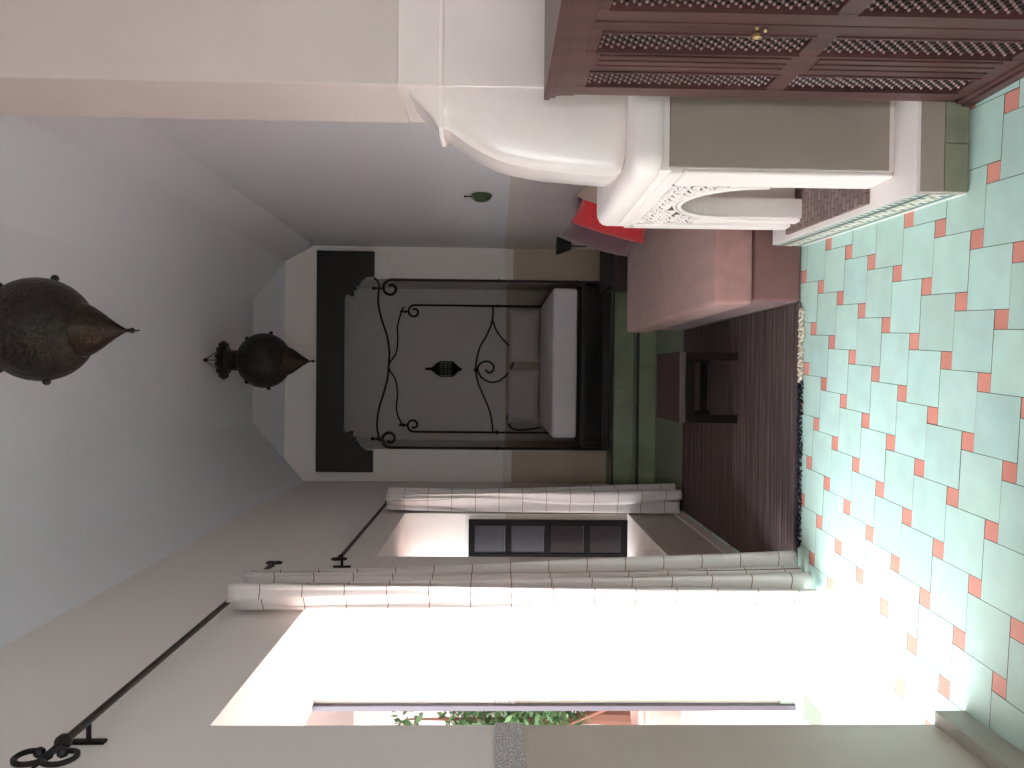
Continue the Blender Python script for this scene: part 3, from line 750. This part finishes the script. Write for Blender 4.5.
rod('shorter wrought iron curtain rod above the deep window', 4.2, 6.03, 2.43, (4.24,), (.5, .25))

# ------------------------------------------------------------------ courtyard
struct(boxo('ground_courtyard', (-9, -9, -.12), (OX-.0, 14, -.002), M['court']))
struct(boxo('wall_courtyard_side', (-9.2, -5, -.1), (-9, 14, 2.6), M['courtwall']))
struct(boxo('roof_shade_added', (-9, 4.25, 3.15), (OX, 8.4, 3.25), M['courtwall']))  # added unseen roof, keeps daylight off the deep window and courtyard end
struct(boxo('wall_courtyard_end', (-9, 8.4, -.1), (OX, 8.6, 3.6), M['courtwall']))
def pot(loc, r, h, label):
    b = BM(); lathe(b, [(r*.62, 0), (r*.85, h*.45), (r*.95, h*.85), (r, h*.87), (r*1.04, h*.93), (r, h), (r*.88, h), (r*.84, h*.9)], n=32)
    P_ = root('potted_shrub', label, 'potted plant', loc)
    obj('pot', b, M['terra'], P_, True); return P_
def leaves(n, rx, rz, cz, size, m, name, parent, seed, ry=None):
    b = BM(); r = random.Random(seed); ry = ry or rx
    for _ in range(n):
        while True:
            p = Vector((r.uniform(-1, 1), r.uniform(-1, 1), r.uniform(-1, 1)))
            if p.length < 1: break
        c = Vector((p.x*rx, p.y*ry, cz+p.z*rz)); d = Vector((r.uniform(-1, 1), r.uniform(-1, 1), r.uniform(-.6, .9))).normalized()
        u = d.cross(Vector((r.uniform(-1, 1), r.uniform(-1, 1), r.uniform(-1, 1)))).normalized(); s = size*r.uniform(.6, 1.3)
        v = [b.verts.new(q) for q in (c, c+d*s*.5+u*s*.2, c+d*s, c+d*s*.5-u*s*.2)]
        b.faces.new(v)
    return obj(name, b, m, parent)
P1 = pot((-2.78, 6.0, 0), .20, .36, 'leafy shrub in a terracotta pot in the courtyard')
bm = BM(); tube(bm, [(0, 0, .3), (.03, .02, .7), (0, .05, 1.1)], [.02, .016, .01], 6)
tube(bm, [(0, 0, .6), (-.2, .1, .95)], [.012, .006], 5); obj('stem', bm, M['bark'], P1)
T1 = root('courtyard_tree', 'green bushy tree against the pale courtyard wall', 'tree', (-3.55, 7.45, 0))
bm = BM(); tube(bm, [(0, 0, 0), (.02, 0, .5), (-.03, 0, .9), (0, 0, 1.7)], [.09, .07, .05, .02], 8); obj('trunk', bm, M['bark'], T1)
f = leaves(2600, .75, .74, 1.32, .11, M['leaf'], 'foliage', T1, 3)
f = leaves(700, .7, .72, 1.35, .11, M['leafp'], 'pale_foliage', T1, 4)
f = leaves(40, .16, .16, 2.42, .12, M['leaf'], 'upper_spray', T1, 6)
bm = BM(); tube(bm, [(0, 0, 1.7), (0, 0, 2.4)], [.02, .008], 6); obj('branch', bm, M['bark'], T1)
leaves(220, .28, .2, 1.1, .09, M['leaf'], 'foliage', P1, 8)

# ------------------------------------------------------------------ light
w = bpy.data.worlds.new('sky'); sc.world = w; w.use_nodes = True
bg = w.node_tree.nodes['Background']; bg.inputs[0].default_value = (.92, .955, 1, 1); bg.inputs[1].default_value = 4.0
sd = bpy.data.lights.new('sun', 'SUN'); sd.energy = 3; sd.angle = .01; sd.color = (1, .97, .93)
so = bpy.data.objects.new('sun', sd); C.objects.link(so)
so.rotation_euler = Vector((.27, .22, -.94)).to_track_quat('-Z', 'Y').to_euler()
sc.cycles.diffuse_bounces = 8; sc.cycles.max_bounces = 12
vs = sc.view_settings; vs.view_transform = 'Standard'; vs.look = 'None'; vs.gamma = 1; vs.exposure = 2.0; vs.use_curve_mapping = False
